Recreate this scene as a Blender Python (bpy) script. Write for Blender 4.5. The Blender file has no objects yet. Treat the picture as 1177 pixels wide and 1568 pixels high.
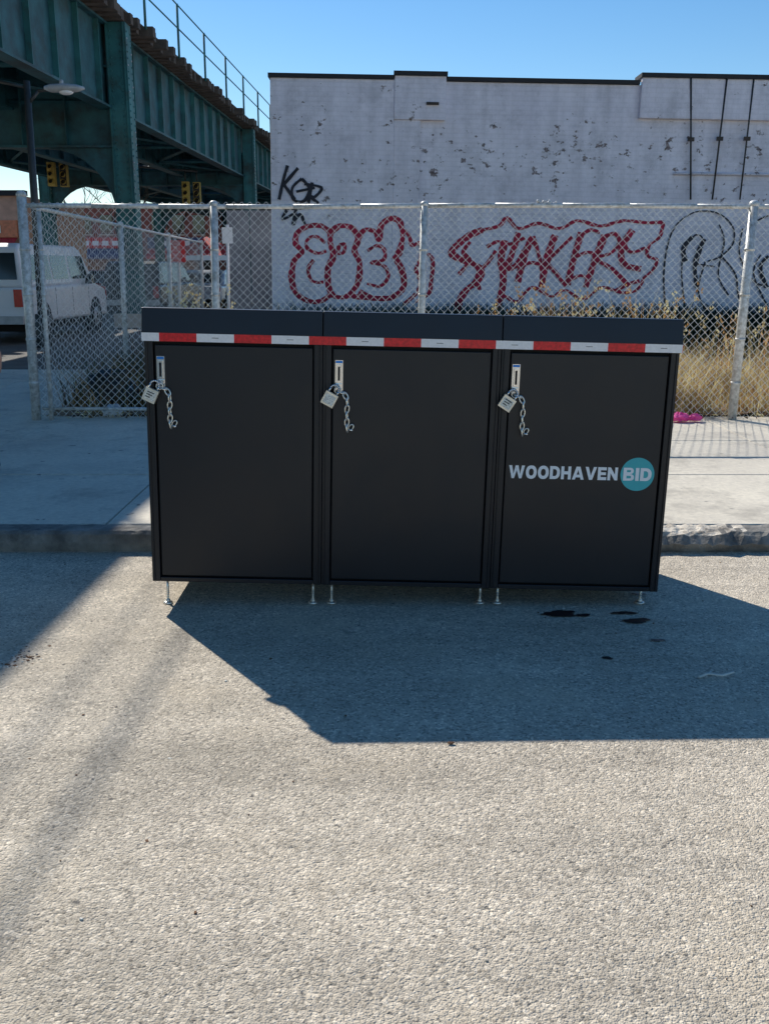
import bpy, math, random
from mathutils import Vector, Matrix, Quaternion
random.seed(7)
sc = bpy.context.scene
R = math.radians

# ------------------------------------------------------------------ materials
def _nt(name):
    m = bpy.data.materials.new(name); m.use_nodes = True
    nt = m.node_tree; b = nt.nodes['Principled BSDF']
    return m, nt, b
def N(nt, t, **kw):
    n = nt.nodes.new(t)
    for k, v in kw.items():
        if k in n.inputs: n.inputs[k].default_value = v
        else: setattr(n, k, v)
    return n
def c4(c): return (c[0], c[1], c[2], 1)
def noise(nt, vec, scale, detail=4, rough=.55):
    n = N(nt, 'ShaderNodeTexNoise'); n.inputs['Scale'].default_value = scale
    n.inputs['Detail'].default_value = detail; n.inputs['Roughness'].default_value = rough
    nt.links.new(vec, n.inputs['Vector']); return n.outputs['Fac']
def ramp(nt, fac, stops):
    r = N(nt, 'ShaderNodeValToRGB'); e = r.color_ramp.elements
    e[0].position, e[0].color = stops[0][0], c4(stops[0][1])
    e[1].position, e[1].color = stops[-1][0], c4(stops[-1][1])
    for p, c in stops[1:-1]:
        x = e.new(p); x.color = c4(c)
    nt.links.new(fac, r.inputs['Fac']); return r.outputs['Color']
def mix(nt, fac, a, b, mode='MIX'):
    m = N(nt, 'ShaderNodeMix', data_type='RGBA', blend_type=mode)
    for s, v in ((0, fac), (6, a), (7, b)):
        if hasattr(v, 'links'): nt.links.new(v, m.inputs[s])
        else: m.inputs[s].default_value = v if s == 0 else c4(v)
    return m.outputs[2]
def g(v): return (v, v, v)
def bump(nt, b, h, dist, strength=1.0):
    n = N(nt, 'ShaderNodeBump'); n.inputs['Strength'].default_value = strength
    n.inputs['Distance'].default_value = dist
    nt.links.new(h, n.inputs['Height']); nt.links.new(n.outputs[0], b.inputs['Normal'])
def mat(name, col, rough=.6, metal=0, var=.2, vscale=6, bd=0, bscale=60, col2=None, spec=.5, dirt=None, transl=0):
    m, nt, b = _nt(name)
    tc = N(nt, 'ShaderNodeTexCoord').outputs['Object']
    lo = tuple(x*(1-var) for x in col); hi = tuple(min(1, x*(1+var)) for x in (col2 or col))
    c = ramp(nt, noise(nt, tc, vscale), [(.3, lo), (.7, hi)])
    if dirt:
        f = ramp(nt, noise(nt, tc, vscale*.6, 8, .7), [(.5, g(0)), (.68, g(1))])
        c = mix(nt, f, c, dirt)
    nt.links.new(c, b.inputs['Base Color'])
    b.inputs['Roughness'].default_value = rough; b.inputs['Metallic'].default_value = metal
    b.inputs['Specular IOR Level'].default_value = spec
    if bd: bump(nt, b, noise(nt, tc, bscale, 5), bd)
    if transl:
        t = N(nt, 'ShaderNodeBsdfTranslucent'); nt.links.new(c, t.inputs['Color'])
        ms = N(nt, 'ShaderNodeMixShader'); ms.inputs[0].default_value = transl
        nt.links.new(b.outputs[0], ms.inputs[1]); nt.links.new(t.outputs[0], ms.inputs[2])
        nt.links.new(ms.outputs[0], nt.nodes['Material Output'].inputs['Surface'])
    return m

def asphalt(name, base, sand):
    m, nt, b = _nt(name)
    tc = N(nt, 'ShaderNodeTexCoord').outputs['Object']
    v = N(nt, 'ShaderNodeTexVoronoi'); v.inputs['Scale'].default_value = 120; nt.links.new(tc, v.inputs['Vector'])
    v2 = N(nt, 'ShaderNodeTexVoronoi'); v2.inputs['Scale'].default_value = 210; nt.links.new(tc, v2.inputs['Vector'])
    sep = N(nt, 'ShaderNodeSeparateColor'); nt.links.new(v.outputs['Color'], sep.inputs[0])
    big = ramp(nt, noise(nt, tc, .8, 5), [(.3, tuple(x*.82 for x in base)), (.7, tuple(x*1.10 for x in base))])
    mp = N(nt, 'ShaderNodeMapping'); mp.inputs['Scale'].default_value = (.35, 2.2, 1); nt.links.new(tc, mp.inputs[0])
    big = mix(nt, .8, big, ramp(nt, noise(nt, mp.outputs[0], 1.4, 4), [(.35, g(.82)), (.6, g(1.05))]), 'MULTIPLY')
    mid = ramp(nt, noise(nt, tc, 11, 6, .7), [(.3, g(.84)), (.7, g(1.12))])
    c = mix(nt, 1.0, big, mid, 'MULTIPLY')
    st = ramp(nt, sep.outputs[0], [(0, g(.45)), (.25, g(.88)), (.8, g(1.08)), (1, g(1.6))])
    c = mix(nt, .8, c, st, 'MULTIPLY')
    sf = ramp(nt, noise(nt, tc, 1.7, 3), [(.52, g(0)), (.75, g(.45))])
    c = mix(nt, sf, c, sand)
    fl = ramp(nt, noise(nt, tc, 70, 2), [(.70, g(0)), (.76, g(.6))])
    c = mix(nt, fl, c, (.85, .82, .75))
    dk = ramp(nt, noise(nt, tc, 42, 2), [(.28, g(.75)), (.34, g(0))])
    c = mix(nt, dk, c, (.08, .08, .08))
    spt = ramp(nt, noise(nt, tc, 4.5, 3), [(.24, g(.5)), (.31, g(0))])
    c = mix(nt, spt, c, (.15, .14, .13))
    nt.links.new(c, b.inputs['Base Color']); b.inputs['Roughness'].default_value = .85
    b.inputs['Specular IOR Level'].default_value = .3
    ad = N(nt, 'ShaderNodeMath', operation='ADD'); nt.links.new(v.outputs['Distance'], ad.inputs[0])
    nt.links.new(v2.outputs['Distance'], ad.inputs[1])
    ml = N(nt, 'ShaderNodeMath', operation='MULTIPLY_ADD'); nt.links.new(noise(nt, tc, 40, 5, .7), ml.inputs[0])
    ml.inputs[1].default_value = -2.0; nt.links.new(ad.outputs[0], ml.inputs[2])
    inv = N(nt, 'ShaderNodeMath', operation='MULTIPLY'); inv.inputs[1].default_value = -1
    nt.links.new(ml.outputs[0], inv.inputs[0])
    bump(nt, b, inv.outputs[0], .0036, .9)
    return m

M = {}
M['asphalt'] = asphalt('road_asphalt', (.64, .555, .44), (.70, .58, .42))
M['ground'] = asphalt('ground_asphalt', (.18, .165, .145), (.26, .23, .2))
def concrete():
    m, nt, b = _nt('sidewalk_concrete')
    tc = N(nt, 'ShaderNodeTexCoord').outputs['Object']
    c = ramp(nt, noise(nt, tc, 1.2, 6, .65), [(.3, (.58, .52, .43)), (.7, (.80, .72, .58))])
    c = mix(nt, .7, c, ramp(nt, noise(nt, tc, 26, 6, .7), [(.3, g(.75)), (.7, g(1.15))]), 'MULTIPLY')
    sp = ramp(nt, noise(nt, tc, 9, 2), [(.27, g(.7)), (.31, g(0))])
    c = mix(nt, sp, c, (.12, .11, .10))
    st = ramp(nt, noise(nt, tc, 2.6, 7, .7), [(.52, g(0)), (.66, g(.45))])
    c = mix(nt, st, c, (.28, .25, .21))
    nt.links.new(c, b.inputs['Base Color']); b.inputs['Roughness'].default_value = .9
    bump(nt, b, noise(nt, tc, 80, 6, .7), .004)
    return m
M['conc'] = concrete()
M['kerb'] = mat('kerb_stone', (.24, .225, .2), .9, 0, .4, 7, .012, 25, dirt=(.09, .085, .08))
M['kerbchip'] = mat('kerb_broken_stone', (.62, .55, .45), .9, 0, .45, 14, .02, 30, dirt=(.12, .10, .085))
M['dirt'] = mat('lot_dirt', (.28, .20, .13), .95, 0, .4, 3, .02, 12)
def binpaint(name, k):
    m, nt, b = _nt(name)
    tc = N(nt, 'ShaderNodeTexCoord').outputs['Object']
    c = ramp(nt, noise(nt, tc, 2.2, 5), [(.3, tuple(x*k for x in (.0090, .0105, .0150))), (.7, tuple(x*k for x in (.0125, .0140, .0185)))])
    nt.links.new(c, b.inputs['Base Color'])
    nt.links.new(ramp(nt, noise(nt, tc, 3.5, 6, .65), [(.3, g(.30)), (.7, g(.44))]), b.inputs['Roughness'])
    b.inputs['Specular IOR Level'].default_value = .42
    bump(nt, b, noise(nt, tc, 900, 2), .0004, .5)
    return m
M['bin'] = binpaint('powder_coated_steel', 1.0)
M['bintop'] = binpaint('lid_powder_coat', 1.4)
M['black'] = mat('black_gap', (.006, .006, .007), .8)
M['chrome'] = mat('chrome_hardware', (.76, .76, .76), .2, 1, .1, 30)
M['zinc'] = mat('zinc_chain', (.78, .76, .70), .28, .8, .15, 60)
M['blue'] = mat('blue_film', (.03, .25, .7), .4)
M['brassy'] = mat('padlock_steel', (.76, .71, .61), .33, .6, .15, 60)
M['lockface'] = mat('padlock_label', (.74, .71, .64), .5, 0, .4, 220)
M['white'] = mat('vinyl_white', (.92, .92, .92), .45, 0, .02)
M['teal'] = mat('vinyl_teal', (.055, .47, .50), .5, 0, .03)
M['tapew'] = mat('reflective_tape_white', (.92, .89, .87), .35, 0, .06, 90)
M['taper'] = mat('reflective_tape_red', (.76, .012, .02), .3, 0, .3, 70)
M['galv'] = mat('galvanised_steel', (.66, .65, .62), .45, .2, .25, 30, .001, 60, dirt=(.38, .35, .29))
M['galv_mesh'] = mat('galvanised_wire', (.76, .76, .74), .45, .1, .2, 20)
M['elgreen'] = mat('el_green_paint', (.013, .070, .082), .6, 0, .35, 2.0, .004, 20, col2=(.020, .10, .115), dirt=(.02, .035, .035))
M['elcol'] = mat('el_column_paint', (.028, .145, .145), .6, 0, .3, 2.0, .004, 20, dirt=(.035, .055, .045))
M['tie'] = mat('weathered_timber', (.10, .075, .055), .9, 0, .4, 4, .01, 20)
M['rust'] = mat('rusty_steel', (.07, .055, .045), .8, 0, .4, 6)
M['dkpole'] = mat('dark_pole_paint', (.05, .055, .055), .5, .2)
M['lampgrey'] = mat('lamp_grey', (.42, .43, .43), .5)
M['red'] = mat('graffiti_red', (.42, .010, .045), .7, 0, .35, 9)
M['gblack'] = mat('graffiti_black', (.02, .02, .03), .7, 0, .4, 9)
M['coping'] = mat('black_coping', (.02, .02, .022), .7)
M['cable'] = mat('black_cable', (.03, .03, .03), .6)
M['glass'] = mat('dark_glass', (.02, .03, .035), .08, 0, .2, 3, spec=.8)
M['tyre'] = mat('tyre_rubber', (.015, .015, .015), .8)
M['vanwhite'] = mat('van_white_paint', (.74, .75, .76), .35, 0, .06, 2)
M['cardark'] = mat('car_dark_paint', (.02, .025, .03), .25)
M['carsilver'] = mat('car_silver_paint', (.42, .43, .45), .3, .3)
M['carred'] = mat('car_red_paint', (.4, .03, .03), .3)
M['tail'] = mat('tail_light_red', (.5, .01, .01), .25)
M['signal'] = mat('signal_yellow', (.50, .36, .09), .6)
M['sigface'] = mat('signal_dark_face', (.03, .03, .03), .6)
M['straw'] = mat('dry_straw', (.64, .46, .22), .9, 0, .45, 5, col2=(.80, .62, .34), transl=.4)
M['rustgrass'] = mat('rusty_dry_grass', (.38, .20, .07), .9, 0, .4, 5, col2=(.52, .31, .13), transl=.4)
M['weed'] = mat('green_weed', (.05, .075, .03), .9, 0, .5, 6, transl=.3)
M['bark'] = mat('tree_bark', (.09, .075, .06), .9, 0, .3, 6)
M['brick'] = mat('red_brick', (.30, .10, .075), .9, 0, .25, 2)
M['tan'] = mat('tan_stucco', (.66, .38, .27), .9, 0, .2, 2)
M['grey'] = mat('grey_stucco', (.3, .3, .32), .9, 0, .25, 2)
M['awnred'] = mat('awning_red', (.65, .05, .05), .7)
M['awnblue'] = mat('awning_blue', (.08, .10, .2), .7)
M['sign_o'] = mat('orange_sign', (.75, .25, .12), .6)
M['skin'] = mat('skin', (.48, .28, .20), .55, 0, .08)
M['jacket'] = mat('dark_jacket', (.012, .013, .018), .85)
M['jeans'] = mat('dark_jeans', (.03, .04, .07), .9)
M['hair'] = mat('dark_hair', (.02, .014, .01), .6)
M['stain'] = mat('oil', (.014, .014, .017), .4, 0, .4, 20)
M['pink'] = mat('pink_plastic', (.85, .12, .42), .5, transl=.3)
M['bag'] = mat('white_plastic', (.75, .75, .75), .5, transl=.3)
M['blackbag'] = mat('black_plastic', (.012, .012, .014), .3)
M['leafd'] = mat('dead_leaf', (.14, .07, .035), .9, 0, .5, 30)
M['paper'] = mat('paper_scrap', (.65, .62, .55), .9)
M['tarp'] = mat('dark_green_hedge', (.012, .045, .03), .9, 0, .5, 4)

def wallmat():
    m, nt, b = _nt('white_painted_brick')
    tc = N(nt, 'ShaderNodeTexCoord').outputs['Object']
    s = N(nt, 'ShaderNodeSeparateXYZ'); nt.links.new(tc, s.inputs[0])
    cm = N(nt, 'ShaderNodeCombineXYZ')
    ad = N(nt, 'ShaderNodeMath', operation='ADD'); nt.links.new(s.outputs[0], ad.inputs[0]); nt.links.new(s.outputs[1], ad.inputs[1])
    nt.links.new(ad.outputs[0], cm.inputs[0]); nt.links.new(s.outputs[2], cm.inputs[1])
    br = N(nt, 'ShaderNodeTexBrick'); nt.links.new(cm.outputs[0], br.inputs['Vector'])
    br.inputs['Scale'].default_value = 1; br.inputs['Brick Width'].default_value = .21
    br.inputs['Row Height'].default_value = .073; br.inputs['Mortar Size'].default_value = .008
    c = ramp(nt, noise(nt, tc, .8, 7, .65), [(.3, (.84, .80, .87)), (.7, (.95, .91, .96))])
    c = mix(nt, .7, c, ramp(nt, noise(nt, tc, 7, 6, .7), [(.3, g(.84)), (.7, g(1.05))]), 'MULTIPLY')
    c = mix(nt, .10, c, ramp(nt, br.outputs['Fac'], [(0, g(1)), (1, g(.55))]), 'MULTIPLY')
    c = mix(nt, .30, c, ramp(nt, noise(nt, cm.outputs[0], 1.6, 10, .78), [(.50, g(1)), (.62, g(.45))]), 'MULTIPLY')
    mp = N(nt, 'ShaderNodeMapping'); mp.inputs['Scale'].default_value = (5, 5, .5); nt.links.new(tc, mp.inputs[0])
    c = mix(nt, .6, c, ramp(nt, noise(nt, mp.outputs[0], 1, 5), [(.35, g(.78)), (.60, g(1))]), 'MULTIPLY')
    # flaked paint, in clusters, mostly in the middle band of the wall
    mp2 = N(nt, 'ShaderNodeMapping'); mp2.inputs['Scale'].default_value = (1, 1, 1.4); nt.links.new(tc, mp2.inputs[0])
    n1 = noise(nt, mp2.outputs[0], 6.0, 6, .66); n2 = noise(nt, tc, .8, 2)
    z = N(nt, 'ShaderNodeMapRange'); nt.links.new(s.outputs[2], z.inputs[0])
    z.inputs[1].default_value = 2.35; z.inputs[2].default_value = 2.75; z.inputs[3].default_value = -.08; z.inputs[4].default_value = .0
    z2 = N(nt, 'ShaderNodeMapRange'); nt.links.new(s.outputs[2], z2.inputs[0])
    z2.inputs[1].default_value = 3.8; z2.inputs[2].default_value = 4.15; z2.inputs[3].default_value = 0; z2.inputs[4].default_value = -.07
    a = N(nt, 'ShaderNodeMath', operation='MULTIPLY_ADD'); nt.links.new(n2, a.inputs[0]); a.inputs[1].default_value = .30; nt.links.new(n1, a.inputs[2])
    a1 = N(nt, 'ShaderNodeMath', operation='ADD'); nt.links.new(a.outputs[0], a1.inputs[0]); nt.links.new(z.outputs[0], a1.inputs[1])
    a2 = N(nt, 'ShaderNodeMath', operation='ADD'); nt.links.new(a1.outputs[0], a2.inputs[0]); nt.links.new(z2.outputs[0], a2.inputs[1])
    pm = ramp(nt, a2.outputs[0], [(.772, g(0)), (.782, g(1))])
    pe = ramp(nt, a2.outputs[0], [(.735, g(0)), (.765, g(.32))])
    c = mix(nt, pe, c, (.48, .46, .48))
    c = mix(nt, pm, c, ramp(nt, noise(nt, tc, 20, 3), [(.4, (.12, .09, .085)), (.6, (.34, .28, .27))]))
    nt.links.new(c, b.inputs['Base Color']); b.inputs['Roughness'].default_value = .75
    bump(nt, b, br.outputs['Fac'], -.004, .6)
    return m
M['wall'] = wallmat()

# ------------------------------------------------------------------ mesh builder
class MB:
    def __init__(s): s.v = []; s.f = []; s.m = []; s.mats = []; s.sm = []
    def mi(s, k):
        if k not in s.mats: s.mats.append(k)
        return s.mats.index(k)
    def poly(s, pts, faces, k, smooth=False):
        o = len(s.v); s.v += [tuple(p) for p in pts]; i = s.mi(k)
        for f in faces: s.f.append([o+j for j in f]); s.m.append(i); s.sm.append(smooth)
    def box(s, x0, x1, y0, y1, z0, z1, k, X=None):
        p = [Vector((x, y, z)) for x in (x0, x1) for y in (y0, y1) for z in (z0, z1)]
        if X is not None: p = [X @ q for q in p]
        s.poly(p, [(0,1,3,2),(4,6,7,5),(0,4,5,1),(2,3,7,6),(0,2,6,4),(1,5,7,3)], k)
    def tube(s, a, b, r, k, n=6, r2=None, cap=True):
        a = Vector(a); b = Vector(b); d = (b-a)
        if d.length < 1e-6: return
        q = d.to_track_quat('Z', 'Y'); r2 = r if r2 is None else r2
        ps = []
        for c, rr in ((a, r), (b, r2)):
            for i in range(n):
                t = 2*math.pi*i/n; ps.append(c + q @ Vector((math.cos(t)*rr, math.sin(t)*rr, 0)))
        fs = [(i, (i+1) % n, n+(i+1) % n, n+i) for i in range(n)]
        if cap: fs += [tuple(range(n))[::-1], tuple(range(n, 2*n))]
        s.poly(ps, fs, k, n > 5)
    def path(s, pts, r, k, n=6):
        for a, b in zip(pts, pts[1:]): s.tube(a, b, r, k, n)
    def extr(s, prof, x0, x1, k, X=None):
        n = len(prof)
        p = [Vector((x0, y, z)) for y, z in prof] + [Vector((x1, y, z)) for y, z in prof]
        if X is not None: p = [X @ q for q in p]
        s.poly(p, [tuple(range(n)), tuple(range(n, 2*n))[::-1]] + [(i, n+i, n+(i+1) % n, (i+1) % n) for i in range(n)], k)
    def torus(s, c, rx, ry, r, k, X, n=14, m=6):
        ps = []
        for i in range(n):
            t = 2*math.pi*i/n; cc = Vector((math.cos(t)*rx, 0, math.sin(t)*ry)); d = Vector((math.cos(t), 0, math.sin(t)))
            for j in range(m):
                u = 2*math.pi*j/m
                ps.append(Vector(c) + X @ (cc + d*math.cos(u)*r + Vector((0, math.sin(u)*r, 0))))
        s.poly(ps, [(i*m+j, ((i+1) % n)*m+j, ((i+1) % n)*m+(j+1) % m, i*m+(j+1) % m) for i in range(n) for j in range(m)], k, True)
    def sphere(s, c, r, k, n=10, m=7, sc=(1,1,1)):
        ps = []
        for i in range(m+1):
            a = math.pi*i/m
            for j in range(n):
                b = 2*math.pi*j/n
                ps.append((c[0]+r*sc[0]*math.sin(a)*math.cos(b), c[1]+r*sc[1]*math.sin(a)*math.sin(b), c[2]+r*sc[2]*math.cos(a)))
        s.poly(ps, [(i*n+j, (i+1)*n+j, (i+1)*n+(j+1) % n, i*n+(j+1) % n) for i in range(m) for j in range(n)], k, True)
    def obj(s, name, parent=None, bevel=0, seg=2):
        me = bpy.data.meshes.new(name); me.from_pydata(s.v, [], s.f)
        for k in s.mats: me.materials.append(M[k])
        me.polygons.foreach_set('material_index', s.m); me.polygons.foreach_set('use_smooth', s.sm)
        me.update()
        o = bpy.data.objects.new(name, me); sc.collection.objects.link(o)
        if parent: o.parent = parent
        if bevel:
            b = o.modifiers.new('bevel', 'BEVEL'); b.width = bevel; b.segments = seg; b.limit_method = 'ANGLE'
        return o
def empty(name, loc=(0,0,0), rot=(0,0,0)):
    e = bpy.data.objects.new(name, None); e.location = loc; e.rotation_euler = rot
    sc.collection.objects.link(e); return e

# ------------------------------------------------------------------ ground, road, kerb, sidewalk
KY = 5.12; SH = .115
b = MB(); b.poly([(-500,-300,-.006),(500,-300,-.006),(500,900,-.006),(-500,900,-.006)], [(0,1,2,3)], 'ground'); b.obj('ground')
b = MB(); b.poly([(-60,-20,0),(60,-20,0),(60,KY,0),(-60,KY,0)], [(0,1,2,3)], 'asphalt'); b.obj('road')
b = MB()
xs = [-24 + i*.03 for i in range(int(44/.03))]
prof = [(KY, -.004), (KY-.004, .05), (KY+.004, SH-.018), (KY+.022, SH-.002), (KY+.09, SH), (KY+.15, SH)]
rows = []
rk = random.Random(2); e_ = 0; e2 = 0
for x in xs:
    br = max(0, min(1, (x-1.35)/.15, (3.7-x)/.15))
    e_ = e_*.85 + rk.uniform(-.6, .6); e2 = e2*.95+rk.uniform(-.35, .35)
    edge = e_+e2
    row = []
    for i, (y, z) in enumerate(prof):
        a = .002 + br*.004
        yy = y + random.uniform(-a, a); zz = z + random.uniform(-a, a)*(i > 0)
        if i == 1: yy -= br*(.012-.016*edge)
        if i == 2: yy += br*(.02+.018*edge); zz -= br*(.02+.014*edge)
        if i == 3: yy += br*(.035+.024*edge); zz -= br*(.006+.008*abs(edge))
        if i == 4: zz -= br*.004*abs(edge)
        row.append((x, yy, zz))
    rows.append(row)
n = len(prof)
for i in range(len(rows)-1):
    for j in range(n-1):
        broken = 1.45 < xs[i] < 3.6 and j in (2, 3, 4) and math.sin(xs[i]*5.3)+rk.uniform(-.5, .5) > -.4
        b.poly([rows[i][j], rows[i+1][j], rows[i+1][j+1], rows[i][j+1]], [(0,1,2,3)], 'kerbchip' if broken else 'kerb', False)
b.obj('kerb')
b = MB()
b.box(-60, 60, KY+.155, 14.0, -.003, SH-.02, 'black')
ys = [KY+.156, 6.62, 7.98, 9.34]
x0 = -1.55-1.52*20
for i in range(40):
    for j in range(3):
        dz = random.uniform(-.0025, .0025)
        b.box(x0+i*1.52+.005, x0+(i+1)*1.52-.005, ys[j]+.004, ys[j+1]-.004, SH-.03, SH+dz, 'conc')
    if x0+i*1.52 < -3.0:
        for j in range(3): b.box(x0+i*1.52+.005, min(x0+(i+1)*1.52-.005, -3.3), 9.345+j*1.5, 10.835+j*1.5, SH-.03, SH+random.uniform(-.002, .002), 'conc')
b.obj('sidewalk', bevel=.004, seg=1)
b = MB()
nx, ny = 60, 30
P = [(-3.25+i*18/nx, 9.36+j*7.6/ny, SH+.005+.05*abs(math.sin(i*1.3)*math.cos(j*1.7))*random.random()) for j in range(ny+1) for i in range(nx+1)]
b.poly(P, [(j*(nx+1)+i, j*(nx+1)+i+1, (j+1)*(nx+1)+i+1, (j+1)*(nx+1)+i) for j in range(ny) for i in range(nx)], 'dirt', True)
b.obj('dirt_lot')

# ------------------------------------------------------------------ bin enclosure
TILT = R(1.3)
BX, BY = .092, 4.22
bin_ = empty('waste_container_bin', (BX, BY, 0), (0, TILT, 0))
W = 2.284; HW = W/2; MWD = W/3; D = .74
b = MB()
b.extr([(.03, .10), (D, .10), (D, 1.17), (.03, 1.17)], -HW+.004, HW-.004, 'bin'); b.obj('body', bin_, .004)
b = MB(); dr = MB(); gp = MB()
for i in range(3):
    a = -HW + i*MWD
    b.box(a+.001, a+.037, 0, .034, .10, 1.175, 'bin'); b.box(a+MWD-.037, a+MWD-.001, 0, .034, .10, 1.175, 'bin')
    b.box(a+.010, a+.015, -.006, .002, .104, 1.172, 'bin'); b.box(a+MWD-.015, a+MWD-.010, -.006, .002, .104, 1.172, 'bin')
    b.box(a+.0375, a+MWD-.0375, .001, .034, .10, .120, 'bin')
    gp.box(a+.038, a+MWD-.038, .024, .029, .121, 1.17, 'black')
    dr.box(a+.043, a+MWD-.043, .007, .023, .127, 1.158, 'bin')
b.obj('frame', bin_, .0025); dr.obj('doors', bin_, .004, 3); gp.obj('door_gaps', bin_)
b = MB()
for i in range(3):
    a = -HW-.006*(i == 0) + i*MWD + .0018*(i > 0); c = -HW+(i+1)*MWD + .006*(i == 2) - .0018*(i < 2)
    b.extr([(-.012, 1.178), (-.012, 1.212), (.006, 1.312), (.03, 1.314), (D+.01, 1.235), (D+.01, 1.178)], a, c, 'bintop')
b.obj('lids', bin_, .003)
b = MB()
x = -HW-.006; nx_ = -HW+.069; w = True
while x < HW+.005:
    e = min(nx_, HW+.006)
    b.box(x, e, -.0145, -.0125, 1.174, 1.209, 'tapew' if w else 'taper')
    if w and e-x > .1: b.box((x+e)/2-.014, (x+e)/2+.014, -.0152, -.0146, 1.191, 1.193, 'rust')
    x = e; nx_ = e + .1585; w = not w
b.obj('reflective_tape', bin_)
for i in range(3):
    a = -HW+i*MWD; hx = a+.068; hz = 1.045; hx += [0, .002, -.001][i]
    b = MB()
    b.box(hx-.017, hx+.017, .002, .008, hz-.065, hz+.065, 'chrome')
    b.box(hx-.010, hx+.010, -.006, .002, hz-.030, hz+.046, 'chrome')
    b.box(hx-.013, hx+.013, -.010, .001, hz-.052, hz-.036, 'chrome')
    b.box(hx-.015, hx+.015, .0005, .0018, hz+.052, hz+.062, 'blue')
    b.box(hx-.0045, hx+.0045, -.0065, -.0058, hz-.022, hz+.038, 'black')
    b.obj('handle_%d' % (i+1), bin_, .002)
    ang = [R(-24), R(-28), R(-32)][i]
    X = Matrix.Rotation(-ang, 3, 'Y')
    pc = Vector((hx-.040+.002*i, -.028, hz-.098))
    b = MB()
    T = Matrix.Translation(pc) @ X.to_4x4()
    b.box(-.029, .029, -.010, .010, -.030, .028, 'brassy', T)
    b.box(-.023, .023, -.0112, -.0102, -.022, .018, 'lockface', T)
    if i != 1:
        for q in range(3): b.box(-.017, .015-.006*q, -.0118, -.0113, .010-q*.011, .014-q*.011, 'black', T)
    b.obj('padlock_body_%d' % (i+1), bin_, .004, 3)
    b = MB()
    pts = [T @ Vector((math.cos(t)*.019, 0, .046+math.sin(t)*.019)) for t in [math.pi*k/8 for k in range(9)]]
    pts = [T @ Vector((.019, 0, .026))] + pts + [T @ Vector((-.019, 0, .026))]
    b.path(pts, .0045, 'chrome', 8)
    b.torus((hx-.004, -.014, hz-.062), .014, .014, .003, 'zinc', Matrix.Rotation(R(20), 3, 'Z'))
    b.obj('padlock_shackle_%d' % (i+1), bin_)
    b = MB()
    cp = [(hx+.000, hz-.066), (hx+.022, hz-.074), (hx+.036, hz-.098), (hx+.038, hz-.128), (hx+.035, hz-.158), (hx+.037, hz-.186), (hx+.036, hz-.214), (hx+.040, hz-.238)]
    for k in range(len(cp)-1):
        (xa, za), (xb, zb) = cp[k], cp[k+1]
        th = math.atan2(xb-xa, -(zb-za))
        Q = Matrix.Rotation(-th, 3, 'Y') @ Matrix.Rotation(R(20 if k % 2 else 75), 3, 'Z')
        b.torus(((xa+xb)/2, -.010, (za+zb)/2), .0095, .0185, .0036, 'zinc', Q)
    b.torus((hx+.055, -.010, hz-.222), .009, .014, .003, 'zinc', Matrix.Rotation(R(35), 3, 'Y'))
    b.tube((hx+.045, -.01, hz-.232), (hx+.062, -.012, hz-.236), .005, 'chrome', 8)
    b.obj('chain_%d' % (i+1), bin_)
b = MB()
for px_ in (-HW+.055, -HW+MWD-.04, -HW+MWD+.045, -HW+2*MWD-.035, -HW+2*MWD+.045, HW-.06):
    for yy in (.06, D-.06):
        zf = math.tan(TILT)*px_
        b.tube((px_, yy, zf+.012), (px_, yy, .101), .0055, 'zinc', 10)
        for q in range(7): b.tube((px_, yy, zf+.02+q*.01), (px_, yy, zf+.024+q*.01), .0066, 'zinc', 10)
        b.tube((px_, yy, zf+.001), (px_, yy, zf+.010), .024, 'zinc', 14, .019)
        b.tube((px_, yy, zf+.010), (px_, yy, zf+.020), .011, 'zinc', 6)
        b.tube((px_, yy, .088), (px_, yy, .099), .012, 'zinc', 6)
b.obj('levelling_feet', bin_)
def arc(cx, cz, rx, rz, t0, t1, n):
    out = []
    for i in range(n+1):
        t = R(t0+(t1-t0)*i/n); c, s_ = math.cos(t), math.sin(t)
        out.append((cx+rx*math.copysign(abs(c)**.88, c), cz+rz*math.copysign(abs(s_)**.88, s_)))
    return out
def band(o, i): return [[o[k], o[k+1], i[k+1], i[k]] for k in range(len(o)-1)]
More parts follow.
